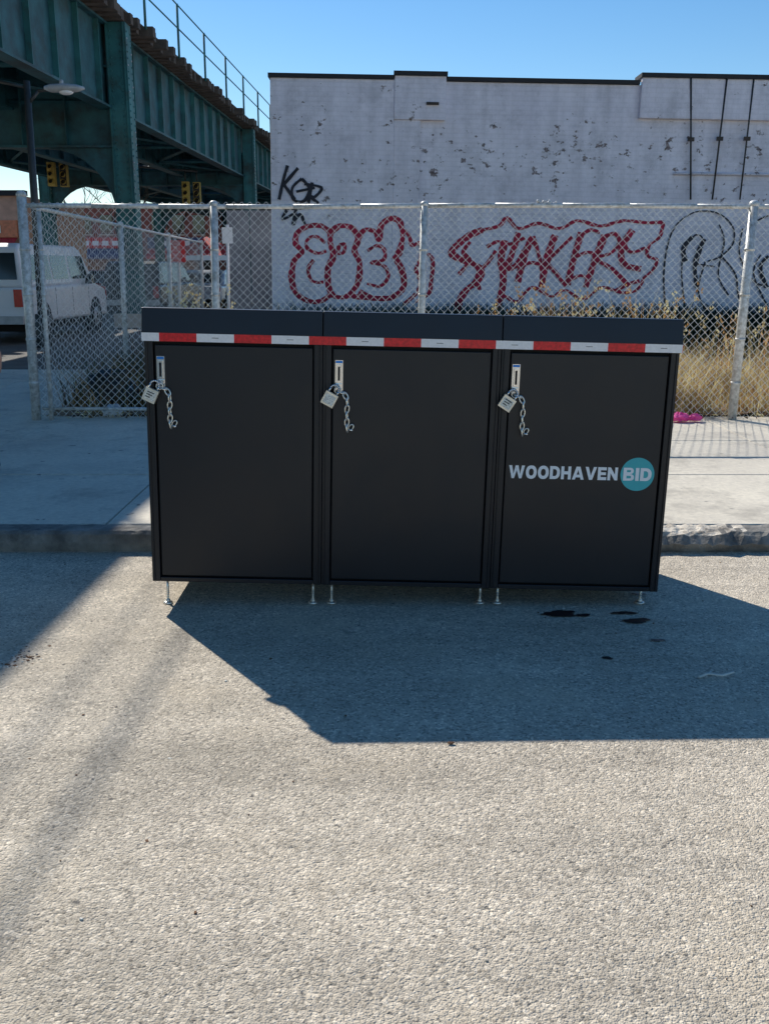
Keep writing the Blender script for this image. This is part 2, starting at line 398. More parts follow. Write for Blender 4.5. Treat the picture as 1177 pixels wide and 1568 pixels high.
def glyph(ch):
    """list of convex polygons in unit-height coordinates, and advance width"""
    t, hb = .30, .235
    if ch == 'O': return band(arc(.55,.5,.55,.52,0,360,32), arc(.55,.5,.24,.27,0,360,32)), 1.10
    if ch == 'D':
        return [[(0,0),(t,0),(t,1),(0,1)]] + band([(t,1)]+arc(.46,.5,.56,.5,90,-90,18)+[(t,0)], [(t,1-hb)]+arc(.46,.5,.25,.5-hb,90,-90,18)+[(t,hb)]), 1.02
    if ch == 'H': return [[(0,0),(t,0),(t,1),(0,1)], [(.70,0),(1,0),(1,1),(.70,1)], [(t,.385),(.70,.385),(.70,.625),(t,.625)]], 1.0
    if ch == 'A': return [[(0,0),(.31,0),(.60,.74),(.40,1)], [(.40,1),(.60,.74),(.80,1)], [(.80,1),(.60,.74),(.89,0),(1.2,0)], [(.30,.17),(.90,.17),(.82,.38),(.38,.38)]], 1.2
    if ch == 'V': return [[(0,1),(.32,1),(.58,.32),(.42,0)], [(.42,0),(.58,.32),(.74,0)], [(.74,0),(.58,.32),(.84,1),(1.16,1)]], 1.16
    if ch == 'E': return [[(0,0),(t,0),(t,1),(0,1)], [(t,0),(.88,0),(.88,hb),(t,hb)], [(t,.39),(.82,.39),(.82,.61),(t,.61)], [(t,1-hb),(.87,1-hb),(.87,1),(t,1)]], .88
    if ch == 'N': return [[(0,0),(.28,0),(.28,1),(0,1)], [(.74,0),(1.02,0),(1.02,1),(.74,1)], [(.28,1),(.28,.56),(.74,0),(.74,.44)]], 1.02
    if ch == 'W': return [[(0,1),(.30,1),(.47,.34),(.30,0)], [(.30,0),(.47,.34),(.55,0)], [(.55,0),(.47,.34),(.65,1),(.78,.62)], [(.65,1),(.95,1),(.80,.60)],
                          [(.80,.60),(.95,1),(1.13,.34),(1.05,0)], [(1.05,0),(1.13,.34),(1.30,0)], [(1.30,0),(1.13,.34),(1.30,1),(1.60,1)]], 1.60
    if ch == 'I': return [[(0,0),(.31,0),(.31,1),(0,1)]], .31
    if ch == 'B': return [[(0,0),(t,0),(t,1),(0,1)]] + band([(t,1)]+arc(.60,.755,.31,.245,90,-90,12)+[(t,.51)], [(t,.82)]+arc(.58,.74,.08,.08,90,-90,12)+[(t,.66)]) + \
        band([(t,.509)]+arc(.62,.255,.36,.254,90,-90,12)+[(t,0)], [(t,.38)]+arc(.60,.28,.10,.10,90,-90,12)+[(t,.18)]), .98
def vinyl(word, x0, x1, zc, h, y0, name):
    gl = [glyph(c) for c in word]; gap = .12
    tot = sum(a for _, a in gl)+gap*(len(word)-1); k = (x1-x0)/tot; b = MB(); cx_ = 0; q = 0
    for polys, adv in gl:
        for p in polys:
            q += 1; pts = [(x0+(cx_+u)*k, y0-(q % 9)*.00012, zc+(v-.5)*h) for u, v in p]
            b.poly(pts, [tuple(range(len(pts)))], 'white')
        cx_ += adv+gap
    b.obj(name, bin_)
LZ = .640; cx = 1.113-.107
vinyl('WOODHAVEN', .547-.107, 1.026-.107, LZ, .058, .0055, 'lettering_woodhaven')
b = MB(); nn = 56
b.poly([(cx+math.cos(2*math.pi*i/nn)*.0745, .0062, LZ+math.sin(2*math.pi*i/nn)*.0745) for i in range(nn)], [tuple(range(nn))[::-1]], 'teal'); b.obj('bid_disc', bin_)
vinyl('BID', cx-.062, cx+.062, LZ, .058, .0053, 'lettering_bid')

# ------------------------------------------------------------------ chain-link fence
LEAN = .018
def chain(b, p0, p1, z0, z1, pitch=.072, r=.0023):
    p0 = Vector((p0[0], p0[1], 0)); p1 = Vector((p1[0], p1[1], 0)); L = (p1-p0).length; u = (p1-p0)/L
    H = z1-z0; nrm = Vector((-u.y, u.x, 0))
    def pt(t, z, o): q = p0+u*t+nrm*o; return (q.x+LEAN*z, q.y, z)
    k = -int(H/pitch)-1
    while k*pitch < L:
        for sgn in (1, -1):
            t0 = k*pitch
            a, c = (t0, z0), (t0+H, z1)
            if a[0] < 0: a = (0, z0-t0)
            if c[0] > L: c = (L, z0+L-t0)
            if a[1] < z1 and c[1] > z0 and c[0] > a[0]:
                if sgn < 0: a, c = (a[0], z0+z1-a[1]), (c[0], z0+z1-c[1])
                prev = None
                for s_ in range(4):
                    f = s_/3; tt = a[0]+(c[0]-a[0])*f; q = pt(tt, a[1]+(c[1]-a[1])*f, sgn*.002 + .03*math.sin(tt*2.1))
                    if prev: b.tube(prev, q, r, 'galv_mesh', 3, cap=False)
                    prev = q
        k += 1
def post(b, x, y, r, h, base=.10):
    b.tube((x+LEAN*base, y, base), (x+LEAN*h, y, h), r, 'galv', 12)
    b.sphere((x+LEAN*h, y, h), r*1.15, 'galv', 10, 6, (1, 1, .8))
    for z in (.45, .85, 1.25, 1.65):
        b.tube((x+LEAN*z, y, z), (x+LEAN*z, y, z+.022), r*1.12, 'galv', 12)
FY = 9.15
fence = empty('chain_link_fence')
b = MB()
post(b, -3.27, FY, .043, 2.13); post(b, -1.56, FY, .036, 2.05); post(b, .32, FY, .033, 2.05); post(b, 3.26, FY, .042, 2.05); post(b, 5.6, FY, .033, 2.05); post(b, 8, FY, .033, 2.05)
post(b, -3.12, FY-.02, .02, 2.0)
rx = [-3.25+i*.6 for i in range(20)]
for a_, c_ in zip(rx, rx[1:]):
    b.tube((a_+.037, FY, 2.035+.006*math.sin(a_*1.3)), (c_+.037, FY, 2.035+.006*math.sin(c_*1.3)), .021, 'galv', 10)
b.tube((-3.2, FY, .22), (-1.6, FY, .21), .016, 'galv', 8)
b.obj('posts_and_rail', fence)
b = MB(); chain(b, (-3.25, FY+.025), (8, FY+.025), .13, 2.07); b.obj('wire_mesh', fence)
f2 = empty('chain_link_fence')
b = MB()
RA = Vector((-3.2, FY+.05)); RB = Vector((-4.0, 22.0))
for y in (13.2, 17.3, 22):
    f = (y-9.2)/12.8; post(b, RA.x+(RB.x-RA.x)*f, y, .035, 2.05, 0)
b.tube((RA.x+.036, RA.y, 2.03), (RB.x+.036, RB.y, 2.03), .021, 'galv', 8)
b.obj('posts_and_rail', f2)
b = MB(); chain(b, RA, RB, .15, 2.0, .12, .0016); b.obj('wire_mesh', f2)
b = MB()
for k in range(16): b.sphere((1.45+random.uniform(-.09, .09), FY, 2.06+random.uniform(-.012, .02)), random.uniform(.01, .022), 'bag', 6, 4)
b.obj('plastic_bag_scrap')

# ------------------------------------------------------------------ white building
BT = R(1.0)
bld = empty('white_brick_building', (0, 17, 0), (0, BT, 0))
def wp(px, py):
    """sheet coordinates of the sketch of the facade -> local wall x,z in metres"""
    a = (px-588.5)/1500; c = (784-py)/1500
    dy = .9703+c*.2419; dz = -.2419+c*.9703
    X = 17*a/dy; Z = 1.5+17*dz/dy
    return X, Z+X*math.tan(BT)
xL = wp(410, 250)[0]; TOP = wp(500, 121)[1]; x597 = wp(597, 150)[0]; x675 = wp(675, 150)[0]; x637 = wp(637, 230)[0]; x972 = wp(972, 150)[0]
b = MB()
b.box(xL+.001, 16, .001, 14, -.3, TOP-.002, 'wall')
b.box(xL, x597, -.06, 0, -.3, TOP, 'wall')
z185 = wp(600, 184)[1]
b.box(x597, x637, -.06, 0, -.3, z185, 'wall')
b.box(x597-.002, x675, -.085, 0, z185+.0, TOP+.06, 'wall')
b.box(x972, 16, -.085, 0, wp(972, 182)[1], TOP+.10, 'wall')
b.obj('walls', bld, .012)
b = MB()
for a_, c_, h_, y_ in ((xL-.03, x597-.02, TOP, -.09), (x597-.02, x675+.02, TOP+.06, -.12), (x675+.02, x972-.02, TOP, -.04), (x972-.02, 16, TOP+.10, -.12)):
    b.box(a_, c_, y_, .35, h_+.001, h_+.065, 'coping')
b.box(xL-.02, xL+.3, .35, 14, TOP, TOP+.065, 'coping')
b.obj('coping', bld)
b = MB()
for (xa, ya, xb, yb, r) in ((1047, 120, 1051, 306, .014), (1102, 118, 1084, 306, .014), (1143, 118, 1126, 306, .014)):
    p, q = wp(xa, ya), wp(xb, yb); mx, mz = (p[0]+q[0])/2, (p[1]+q[1])/2
    b.tube((p[0], -.10, p[1]), (q[0], -.05, q[1]), r, 'cable', 6)
    b.box(mx-.05, mx+.05, -.10, -.06, mz-.03, mz+.03, 'rust')
p = wp(1025, 266); b.tube((p[0], -.03, p[1]), (9, -.03, p[1]+.03), .022, 'wall', 8)
p = wp(655, 160); b.box(p[0]-.1, p[0]+.1, -.12, -.085, p[1]-.02, p[1]+.02, 'rust')
b.obj('cables_and_conduit', bld)

def cr(pts, n=7):
    P = [pts[0]]+list(pts)+[pts[-1]]; out = []
    for i in range(1, len(P)-2):
        p0, p1, p2, p3 = [Vector(q) for q in P[i-1:i+3]]
        for k in range(n):
            t = k/n
            out.append(.5*((2*p1)+(-p0+p2)*t+(2*p0-5*p1+4*p2-p3)*t*t+(-p0+3*p1-3*p2+p3)*t**3))
    out.append(Vector(P[-2])); return out
OFF = [0]
rs = random.Random(12)
def stroke(b, pts, w, k):
    q = [Vector(wp(*p)) for p in cr(pts)]; OFF[0] += 1
    L = []; wv = 1
    for i, p in enumerate(q):
        d = (q[min(i+1, len(q)-1)]-q[max(i-1, 0)]); d = d.normalized() if d.length else Vector((1, 0)); nn = Vector((-d.y, d.x))
        wv = wv*.6+.4*rs.uniform(.65, 1.3)
        ww = w*wv/2*(.75+.25*abs(d.y))
        y = (-.064 if p.x < x637 else -.004) - OFF[0]*.0004 - i*.00002
        L.append(((p.x+nn.x*ww), y, p.y+nn.y*ww)); L.append(((p.x-nn.x*ww), y, p.y-nn.y*ww))
    b.poly(L, [(2*i, 2*i+1, 2*i+3, 2*i+2) for i in range(len(q)-1)], k)
b = MB()
RD = [
 [(503,356),(488,346),(468,347),(453,357),(450,372),(460,386),(449,398),(445,425),(452,448),(472,461),(492,460),(508,448)],
 [(495,372),(480,362),(468,368),(468,380),(484,388),(497,384)], [(478,398),(470,412),(476,430),(494,432)],
 [(503,356),(518,346),(536,350),(545,366),(540,384),(548,402),(546,432),(532,452),(512,454),(502,440),(500,412),(508,392),(503,372),(503,356)],
 [(516,376),(524,374),(524,386),(516,388),(516,376)],
 [(544,366),(556,352),(572,356),(577,368),(580,346),(594,335),(608,340),(613,362),(608,386),(600,398)],
 [(560,384),(575,376),(586,384),(584,398),(566,402),(586,408),(592,424),(580,438),(560,434)],
 [(548,446),(570,456),(600,454),(616,438),(612,412),(604,398)],
 [(532,452),(560,456),(596,456),(612,446)],
 [(612,350),(622,360),(628,376),(640,372),(642,392),(634,412),(642,432),(634,450),(616,466)],
 [(640,388),(654,390),(660,402),(658,430),(654,450),(634,462)],
]
for i, s_ in enumerate(RD): stroke(b, s_, .105 if i in (0, 3, 5, 7, 8) else .065, 'red')
RT = [
 [(735,352),(716,360),(700,372),(688,386),(700,396),(722,404),(734,416),(726,432),(712,444),(702,460),(697,482)],
 [(735,352),(760,346),(772,334),(790,350),(820,342),(852,350),(880,338),(915,346),(950,338),(985,341),(1011,340)],
 [(1011,340),(1006,362),(990,376),(988,392),(1002,398),(996,414),(984,424)],
 [(984,424),(972,444),(950,448),(918,440),(890,458),(862,444),(842,454),(812,440),(790,462),(768,454),(760,482)],
 [(742,378),(758,370),(776,374),(800,364)], [(770,368),(764,396),(768,432),(758,482)], [(756,384),(744,402),(728,420),(732,444)],
 [(716,370),(706,386),(716,398),(700,420)],
 [(790,356),(782,384),(774,410),(790,404),(800,384)],
 [(812,362),(800,390),(790,432)], [(812,362),(822,392),(830,436)], [(796,408),(810,402),(828,406)],
 [(846,360),(834,396),(826,440)], [(872,362),(850,384),(836,402),(850,420),(864,438)],
 [(886,356),(876,392),(866,436)],[(886,360),(900,352),(914,356)],[(876,394),(896,386),(906,390)],[(866,432),(884,422),(900,426)],
 [(922,360),(908,396),(894,440)],[(922,362),(938,358),(944,372),(930,388),(910,396),(934,412),(960,438)],
 [(950,372),(962,386),(984,380)],[(964,352),(948,380),(952,404),(978,412)],[(940,446),(956,436),(976,430)],
]
for i, s_ in enumerate(RT): stroke(b, s_, [.12, .07, .06, .06][i] if i < 4 else (.115 if i in (5, 8, 9, 12, 14, 18, 21) else .07), 'red')
b.obj('graffiti_red', bld)
b = MB()
for s_ in [[(436,254),(430,276),(424,306)],[(452,258),(430,284)],[(430,282),(448,306)],[(458,274),(444,288),(446,306),(462,308),(470,290),(458,274)],
           [(450,294),(478,288)],[(474,280),(468,314)],[(462,282),(488,288),(478,302),(470,300),(484,312)],[(426,318),(450,320),(476,314)],[(436,322),(430,336),(446,328)],[(450,322),(446,344),(456,328),(464,344)]]:
    stroke(b, s_, .055, 'gblack')
for s_ in [[(1022,492),(1014,450),(1014,400),(1026,352),(1056,326),(1092,326),(1116,346),(1118,372),(1100,392),(1080,400)],
           [(1046,470),(1040,420),(1044,384),(1060,360),(1072,370),(1062,410),(1064,440)],
           [(1076,400),(1066,440),(1074,468),(1096,488),(1118,490)],[(1100,392),(1122,420),(1130,460),(1160,488)],
           [(1096,344),(1104,370),(1096,420),(1112,452)],[(1150,340),(1176,330),(1190,350)],[(1132,350),(1128,390),(1150,430),(1180,440)],[(1062,404),(1090,408)],
           [(1160,390),(1150,420),(1172,470)]]:
    stroke(b, s_, .028, 'gblack')
for s_ in [[(1046,400),(1042,380),(1056,362)],[(1064,440),(1060,400),(1074,366)],[(1172,392),(1160,410),(1170,440)]]: stroke(b, s_, .07, 'gblack')
b.obj('graffiti_black', bld)

# ------------------------------------------------------------------ elevated railway
el = empty('elevated_railway')
def ex(Y): return -6.07+.035*(Y-26)
def skew(b, o0, o1, Y0, Y1, z0, z1, k):
    p = []
    for (o, Y) in ((o0, Y0), (o1, Y0), (o1, Y1), (o0, Y1)):
        for z in (z0, z1): p.append((ex(Y)+o, Y, z))
    b.poly(p, [(0,2,4,6),(1,7,5,3),(0,1,3,2),(2,3,5,4),(4,5,7,6),(6,7,1,0)], k)
bents = [-11, 7.5, 26, 44.8, 63.5, 82, 101, 120]
GO = (-.78, -3.3, -6.3, -9.0)
b = MB()
for o in GO:
    skew(b, o-.015, o+.015, -14, 125, 5.36, 7.24, 'elgreen')
    for z in (5.3, 7.2): skew(b, o-.18, o+.18, -14, 125, z, z+.055, 'elgreen')
    y = -14
    while y < 120:
        if o > -4 or y < 45:
            skew(b, o+.017, o+.14, y, y+.03, 5.356, 7.199, 'elcol' if o == GO[0] else 'elgreen')
            if o == GO[0]: skew(b, o-.13, o-.017, y, y+.02, 5.356, 7.199, 'elgreen')
        y += 1.45
b.obj('plate_girders', el)
b = MB()
y = -14
while y < 122:
    for o0, o1 in ((-4.4, -.02), (-9.8, -5.3)):
        skew(b, o0+random.uniform(-.1, .1), o1+random.uniform(-.22, .12), y+random.uniform(-.03, .03), y+.25, 7.26, 7.50, 'tie')
    y += .47
for o in (-1.5, -3.0, -6.6, -8.1): skew(b, o-.05, o+.05, -14, 122, 7.501, 7.66, 'rust')
for o0, o1 in ((-1.36, -1.08), (-1.06, -.78), (-.76, -.48), (-.46, -.2), (-2.0, -1.7), (-4.0, -3.7), (-4.3, -4.02), (-9.6, -9.0), (-2.65, -2.3)):
    y = -14
    while y < 120:
        if abs(y-11.2) < .1 and o0 in (-1.36, -2.0, -2.65, -1.06):      # boards left out of this unseen bay so light patches reach the sidewalk
            skew(b, o0, o1, y, y+1.5+.3*(o0 == -2.0), 7.505, 7.555, 'tie')
        elif not (o0 == -2.0 and int(y) % 3 == 0): skew(b, o0, o1, y, y+3.55, 7.505, 7.555, 'tie')
        y += 3.6
for o0, o1 in ((-.17, .10), (.12, .34)):  # added off-screen boards past the deck edge, to carry its shadow further right
    skew(b, o0, o1, -14, 17.2, 7.505, 7.555, 'tie')
for k in range(12): skew(b, -.3, .34, -13+k*2.6, -12.85+k*2.6, 7.38, 7.50, 'tie')
b.obj('ties_and_walkway', el)
b = MB()
y = -12.4
while y < 120:
    near = y < 17
    xx = ex(y)-.05+(.36 if near else 0); b.tube((xx, y, 7.4), (xx, y, 8.45 if near else 8.85), .022 if near else .035, 'elcol', 6); y += 3.6
for z in (8.2, 8.83): b.tube((ex(18)-.05, 18, z), (ex(120)-.05, 120, z), .022, 'elcol', 5)
b.tube((ex(-14)+.31, -14, 8.0), (ex(17)+.31, 17, 8.0), .010, 'elcol', 5)
b.tube((ex(-14)+.31, -14, 8.43), (ex(17)+.31, 17, 8.43), .017, 'elcol', 5)
b.tube((ex(-14)-1.6, -14, 7.9), (ex(120)-1.6, 120, 7.9), .05, 'rust', 5)
b.obj('handrail', el)
b = MB()
CO = (-.44, -9.3)
for Y in bents:
    for o in CO:
        c = ex(Y)+o
        b.box(c-.24, c+.24, Y-.26, Y-.235, 0, 7.25, 'elcol'); b.box(c-.24, c+.24, Y+.235, Y+.26, 0, 7.25, 'elcol')
        b.box(c-.02, c+.02, Y-.234, Y+.234, 0, 7.2, 'elcol')
        b.box(c+.19, c+.215, Y-.30, Y-.262, .0, 7.25, 'elcol'); b.box(c-.215, c-.19, Y-.30, Y-.262, 0, 7.25, 'elcol')
        b.box(c+.243, c+.262, Y-.26, Y+.26, 0, 7.25, 'elcol')
        b.box(c-.42, c+.42, Y-.42, Y+.42, 0, .35, 'conc')
        if Y == 26 or Y == 44.8:
            z = .6
            while z < 7.2:
                for dx in (-.12, .12): b.sphere((c+dx, Y-.262, z), .024, 'elcol', 6, 4)
                for dy in (-.18, .18): b.sphere((c+.264, Y+dy, z), .024, 'lampgrey' if random.random() < .25 else 'elcol', 6, 4)
                z += .15
    zb = 4.40 if Y == 26 else 4.95
    xa, xb = ex(Y)+CO[1]+.27, ex(Y)+CO[0]-.245
    b.box(xa, xb, Y-.012, Y+.012, zb+.06, 6.24, 'elgreen')
    b.box(xa, xb, Y-.2, Y+.2, zb, zb+.055, 'elgreen'); b.box(xa, xb, Y-.2, Y+.2, 6.245, 6.30, 'elgreen')
    x = xa+.6
    while x < xb: b.box(x, x+.02, Y-.16, Y-.013, zb+.057, 6.243, 'elgreen'); x += 1.1
    for sx, cx_ in ((-1, xb), (1, xa)):
        ps = [(cx_, zb-.005)]
        for k in range(9):
            t = k/8*math.pi/2; ps.append((cx_+sx*1.7*(1-math.sin(t)), zb-.005-1.7*(1-math.cos(t))))
        n_ = len(ps)
        b.poly([(p[0], Y-.08, p[1]) for p in ps]+[(p[0], Y+.08, p[1]) for p in ps],
               [tuple(range(n_)), tuple(range(n_, 2*n_))[::-1]]+[(i, n_+i, n_+(i+1) % n_, (i+1) % n_) for i in range(n_)], 'elgreen')
    for o in (-3.3, -6.3):
        c = ex(Y)+o; b.box(c-.1, c+.1, Y-.1, Y+.1, 6.301, 7.2, 'elgreen')
b.obj('columns_and_cross_girders', el)
b = MB()
for i in range(len(bents)-1):
    Y0, Y1 = bents[i], bents[i+1]; n_ = 4
    for k in range(n_):
        ya, yb = Y0+(Y1-Y0)*k/n_, Y0+(Y1-Y0)*(k+1)/n_
        for oa, ob in ((-.8, -3.2), (-6.4, -8.9)):
            if k % 2: oa, ob = ob, oa
            b.tube((ex(ya)+oa, ya, 5.5), (ex(yb)+ob, yb, 5.5), .06, 'elgreen', 4)
        b.tube((ex(ya)-.8, ya, 5.5), (ex(ya)-3.2, ya, 5.5), .07, 'elgreen', 4); b.tube((ex(ya)-.8, ya, 5.45), (ex(ya)-3.2, ya, 7.1), .05, 'elgreen', 4)
        b.tube((ex(ya)-3.3, ya, 5.6), (ex(ya)-6.3, ya, 5.6), .08, 'elgreen', 4)
b.obj('bracing', el)

# ------------------------------------------------------------------ vehicles
def vehicle(name, x, y, yaw, paint, kind):
    e = empty(name, (x, y, 0), (0, 0, yaw))     # local +y = forward
    if kind == 'van':
        L, Wd = 5.2, 2.0
        low = [(-2.6, .42), (-2.62, 1.12), (1.75, 1.16), (2.5, 1.02), (2.62, .75), (2.6, .38)]
        top = [(-2.58, 1.12), (-2.50, 1.88), (-2.35, 1.98), (.95, 1.98), (1.2, 1.9), (1.85, 1.14)]
        wins = [(-2.25, -.95, 1.26, 1.76), (-.85, .1, 1.26, 1.76), (.25, 1.2, 1.26, 1.76)]; wy = (-1.65, 1.7); r = .37
    elif kind == 'suv':
        L, Wd = 4.7, 1.9
        low = [(-2.3, .4), (-2.35, 1.0), (1.0, 1.05), (2.1, .95), (2.3, .7), (2.3, .38)]
        top = [(-2.3, 1.0), (-2.0, 1.62), (-1.8, 1.7), (.3, 1.7), (1.1, 1.05)]
        wins = [(-1.85, -1.0, 1.1, 1.52), (-.9, -.1, 1.1, 1.52), (0, .55, 1.1, 1.5)]; wy = (-1.4, 1.45); r = .36
    else:
        L, Wd = 4.5, 1.8
        low = [(-2.25, .35), (-2.28, .85), (1.0, .88), (2.1, .75), (2.25, .55), (2.25, .32)]
        top = [(-1.8, .86), (-1.2, 1.36), (-.9, 1.42), (.2, 1.42), (1.1, .88)]
        wins = [(-1.2, -.45, .93, 1.28), (-.35, .35, .93, 1.28)]; wy = (-1.4, 1.4); r = .33
    h = Wd/2
    b = MB(); b.extr(low, -h, h, paint); b.obj('body', e, .07, 3)
    b = MB(); n_ = len(top); zt = max(z for _, z in top); zb = min(z for _, z in top)
    def ix(z): return h-.03-.12*(z-zb)/(zt-zb)
    P = [(-ix(z), y_, z) for y_, z in top]+[(ix(z), y_, z) for y_, z in top]
    b.poly(P, [tuple(range(n_)), tuple(range(n_, 2*n_))[::-1]]+[(i, n_+i, n_+(i+1) % n_, (i+1) % n_) for i in range(n_)], paint)
    b.obj('greenhouse', e, .05, 3)
    b = MB()
    for s_ in (-1, 1):
        for (ya, yb, za, zb2) in wins:
            sh = .12 if yb == wins[-1][1] else 0
            P = [(s_*(ix(z)+.006), y_, z) for y_, z in ((ya, za), (yb+sh*2, za), (yb, zb2), (ya, zb2))]
            b.poly(P, [(0,1,2,3)], 'glass')
    f0, f1 = top[-1], top[-2]
    b.poly([(sx*(ix(z)-.12), y_+.03, z+.012) for sx, (y_, z) in ((-1, (f0[0]-.06, f0[1]+.07)), (1, (f0[0]-.06, f0[1]+.07)), (1, (f1[0]+.03, f1[1]-.04)), (-1, (f1[0]+.03, f1[1]-.04)))], [(0,1,2,3)], 'glass')
    r0, r1 = top[0], top[1]
    def lp(t): return (r0[0]+(r1[0]-r0[0])*t-.012, r0[1]+(r1[1]-r0[1])*t)
    for xa, xb in (((-.85, -.04), (.04, .85)) if kind == 'van' else ((-.7, .7),)):
        (ya, za), (yb, zb3) = lp(.2), lp(.88)
        b.poly([(xa, ya, za), (xb, ya, za), (xb*.96, yb, zb3), (xa*.96, yb, zb3)], [(0,1,2,3)], 'glass')
    b.obj('windows', e)
    b = MB(); yr = low[1][0]; yf = low[-2][0]; zl = low[1][1]
    for s_ in (-1, 1):
        b.box(s_*(h-.14)-.08, s_*(h-.14)+.08, yr-.025, yr+.05, zl-.38, zl-.04, 'tail')
        b.box(s_*(h-.25)-.14, s_*(h-.25)+.14, yf-.12, yf+.015, .68, .84, 'white')
        b.box(s_*(h+.1)-.08, s_*(h+.1)+.08, .98 if kind == 'van' else .6, 1.12 if kind == 'van' else .7, zl+.02, zl+.24, 'cardark')
    b.box(-h+.05, h-.05, yr-.09, yr+.04, .40, .56, 'lampgrey'); b.box(-h+.05, h-.05, yf-.05, yf+.07, .38, .54, 'lampgrey')
    b.box(-.25, .25, yr-.03, yr, .7, .84, 'white')
    b.box(-.55, .55, yf-.02, yf+.02, .62, .8, 'black')
    b.box(-h+.12, h-.12, -2.1, 2.1, .22, .45, 'black')
    for (ya, yb, za, zb2) in wins:
        for s_ in (-1, 1): b.box(s_*(h+.001)-.003, s_*(h+.001)+.003, yb+.04, yb+.055, .5, zl-.03, 'black')
    b.obj('trim', e, .01)
    b = MB()
    for s_ in (-1, 1):
        for y_ in wy:
            b.tube((s_*(h-.20), y_, r+.03), (s_*(h+.003), y_, r+.03), r+.06, 'black', 20)
            b.tube((s_*(h-.22), y_, r), (s_*(h+.015), y_, r), r, 'tyre', 22)
            b.tube((s_*(h+.0), y_, r), (s_*(h+.022), y_, r), r*.58, 'carsilver', 16)
            b.tube((s_*(h+.02), y_, r), (s_*(h+.03), y_, r), r*.2, 'black', 8)
    b.obj('wheels', e)
    return e
vehicle('parked_van', -8.05, 22.6, R(-2), 'vanwhite', 'van')
vehicle('parked_suv', -7.4, 32.5, R(-6), 'cardark', 'suv')
vehicle('parked_car', -10.4, 37.5, R(168), 'carred', 'car')
vehicle('parked_car', -6.6, 38.8, R(-5), 'carsilver', 'car')
vehicle('parked_car', -11.2, 50, R(180), 'vanwhite', 'car')
vehicle('parked_suv', -6.6, 61, R(-3), 'cardark', 'suv')

# ------------------------------------------------------------------ street lamp, signals, posts
lamp = MB(); lx, ly = 0, 0
lamp.tube((lx, ly, 0), (lx+.1, ly, 6.1), .11, 'dkpole', 12, .075)
lamp.tube((lx, ly, 0), (lx, ly, .8), .2, 'dkpole', 12, .16)
lamp.path([(lx+.1, ly, 5.95), (lx-.6, ly, 6.1), (lx-1.6, ly, 6.08)], .035, 'dkpole', 8)
lamp.path([(lx+.1, ly, 5.6), (lx+.35, ly, 5.88), (lx+.75, ly, 5.93)], .04, 'dkpole', 8)
hd = [(.0, .05, .05), (.15, .13, .09), (.45, .18, .10), (.75, .15, .08), (.92, .05, .03)]
P = []
for (t, w_, h_) in hd:
    for k in range(10):
        a_ = 2*math.pi*k/10; P.append((lx+.5+t, ly+math.cos(a_)*w_, 5.94+math.sin(a_)*h_))
lamp.poly(P, [(i*10+k, i*10+(k+1) % 10, (i+1)*10+(k+1) % 10, (i+1)*10+k) for i in range(4) for k in range(10)]+[tuple(range(10)), tuple(range(40, 50))], 'lampgrey', True)
lamp.sphere((lx+1.0, ly, 5.87), .13, 'white', 10, 6, (1.4, 1, .6)); lamp.tube((lx+.9, ly, 6.0), (lx+.9, ly, 6.12), .05, 'lampgrey', 8)
lo = lamp.obj('street_lamp'); lo.location = (-6.62, 19.3, 0); lo.scale = (.79, .79, .79)
def signal(x, y, z, armx):
    b = MB(); b.tube((armx, y, 0), (armx, y, z+1.4), .11, 'dkpole', 10, .08); b.tube((armx, y, z+1.1), (x+.5, y, z+.85), .05, 'dkpole', 8)
    for dx, dy in ((0, 0), (.40, .3)):
        b.tube((x+dx, y+dy, z+.5), (x+dx, y+dy, z+.9), .03, 'dkpole', 6)
        b.box(x+dx-.14, x+dx+.14, y+dy-.14, y+dy+.14, z-.45, z+.45, 'signal')
        b.box(x+dx-.12, x+dx+.12, y+dy-.15, y+dy-.141, z-.42, z+.42, 'sigface' if dx else 'signal')
        for k in (-.28, 0, .28):
            b.tube((x+dx, y+dy-.152, z+k), (x+dx, y+dy-.27, z+k+.02), .10, 'signal', 10, cap=False); b.tube((x+dx, y+dy-.152, z+k), (x+dx, y+dy-.165, z+k), .085, 'sigface', 10)
    b.obj('traffic_signal')
signal(-8.1, 42, 4.45, -10.6); signal(-13.2, 41, 5.1, -15.6)
b = MB(); b.tube((-3.05, 19.5, 0), (-3.0, 19.5, 2.3), .03, 'white', 8); b.box(-3.10, -2.90, 19.44, 19.46, 1.95, 2.25, 'white'); b.obj('sign_post')
b = MB(); b.tube((-3.9, 19.0, 0), (-3.85, 19.0, 2.0), .03, 'galv', 8); b.box(-4.0, -3.72, 18.95, 18.965, 1.6, 2.0, 'awnred'); b.obj('sign_post')
b = MB()
for i in range(3): b.box(-3.55+i*.52, -3.05+i*.52, 23.0, 23.03, 0, 2.75, 'grey')
b.box(-3.6, -1.95, 23.04, 23.1, .4, .5, 'tie'); b.box(-3.6, -1.95, 23.04, 23.1, 2.2, 2.3, 'tie'); b.obj('hoarding_fence')
b = MB(); cxs, cys = -7.6, 43.5
for dx in (-1.3, 1.3):
    for dy in (-1.2, 1.2): b.tube((cxs+dx, cys+dy, 0), (cxs+dx, cys+dy, 2.05), .03, 'lampgrey', 6)
cn = [(cxs-1.45, cys-1.35, 2.0), (cxs+1.45, cys-1.35, 2.0), (cxs+1.45, cys+1.35, 2.0), (cxs-1.45, cys+1.35, 2.0), (cxs, cys, 2.8)]
b.poly(cn, [(0,1,4), (1,2,4), (2,3,4), (3,0,4)], 'awnred')
b.poly([(cxs-1.45, cys-1.36, 2.0), (cxs+1.45, cys-1.36, 2.0), (cxs+1.45, cys-1.36, 1.8), (cxs-1.45, cys-1.36, 1.8)], [(0,1,2,3)], 'white')
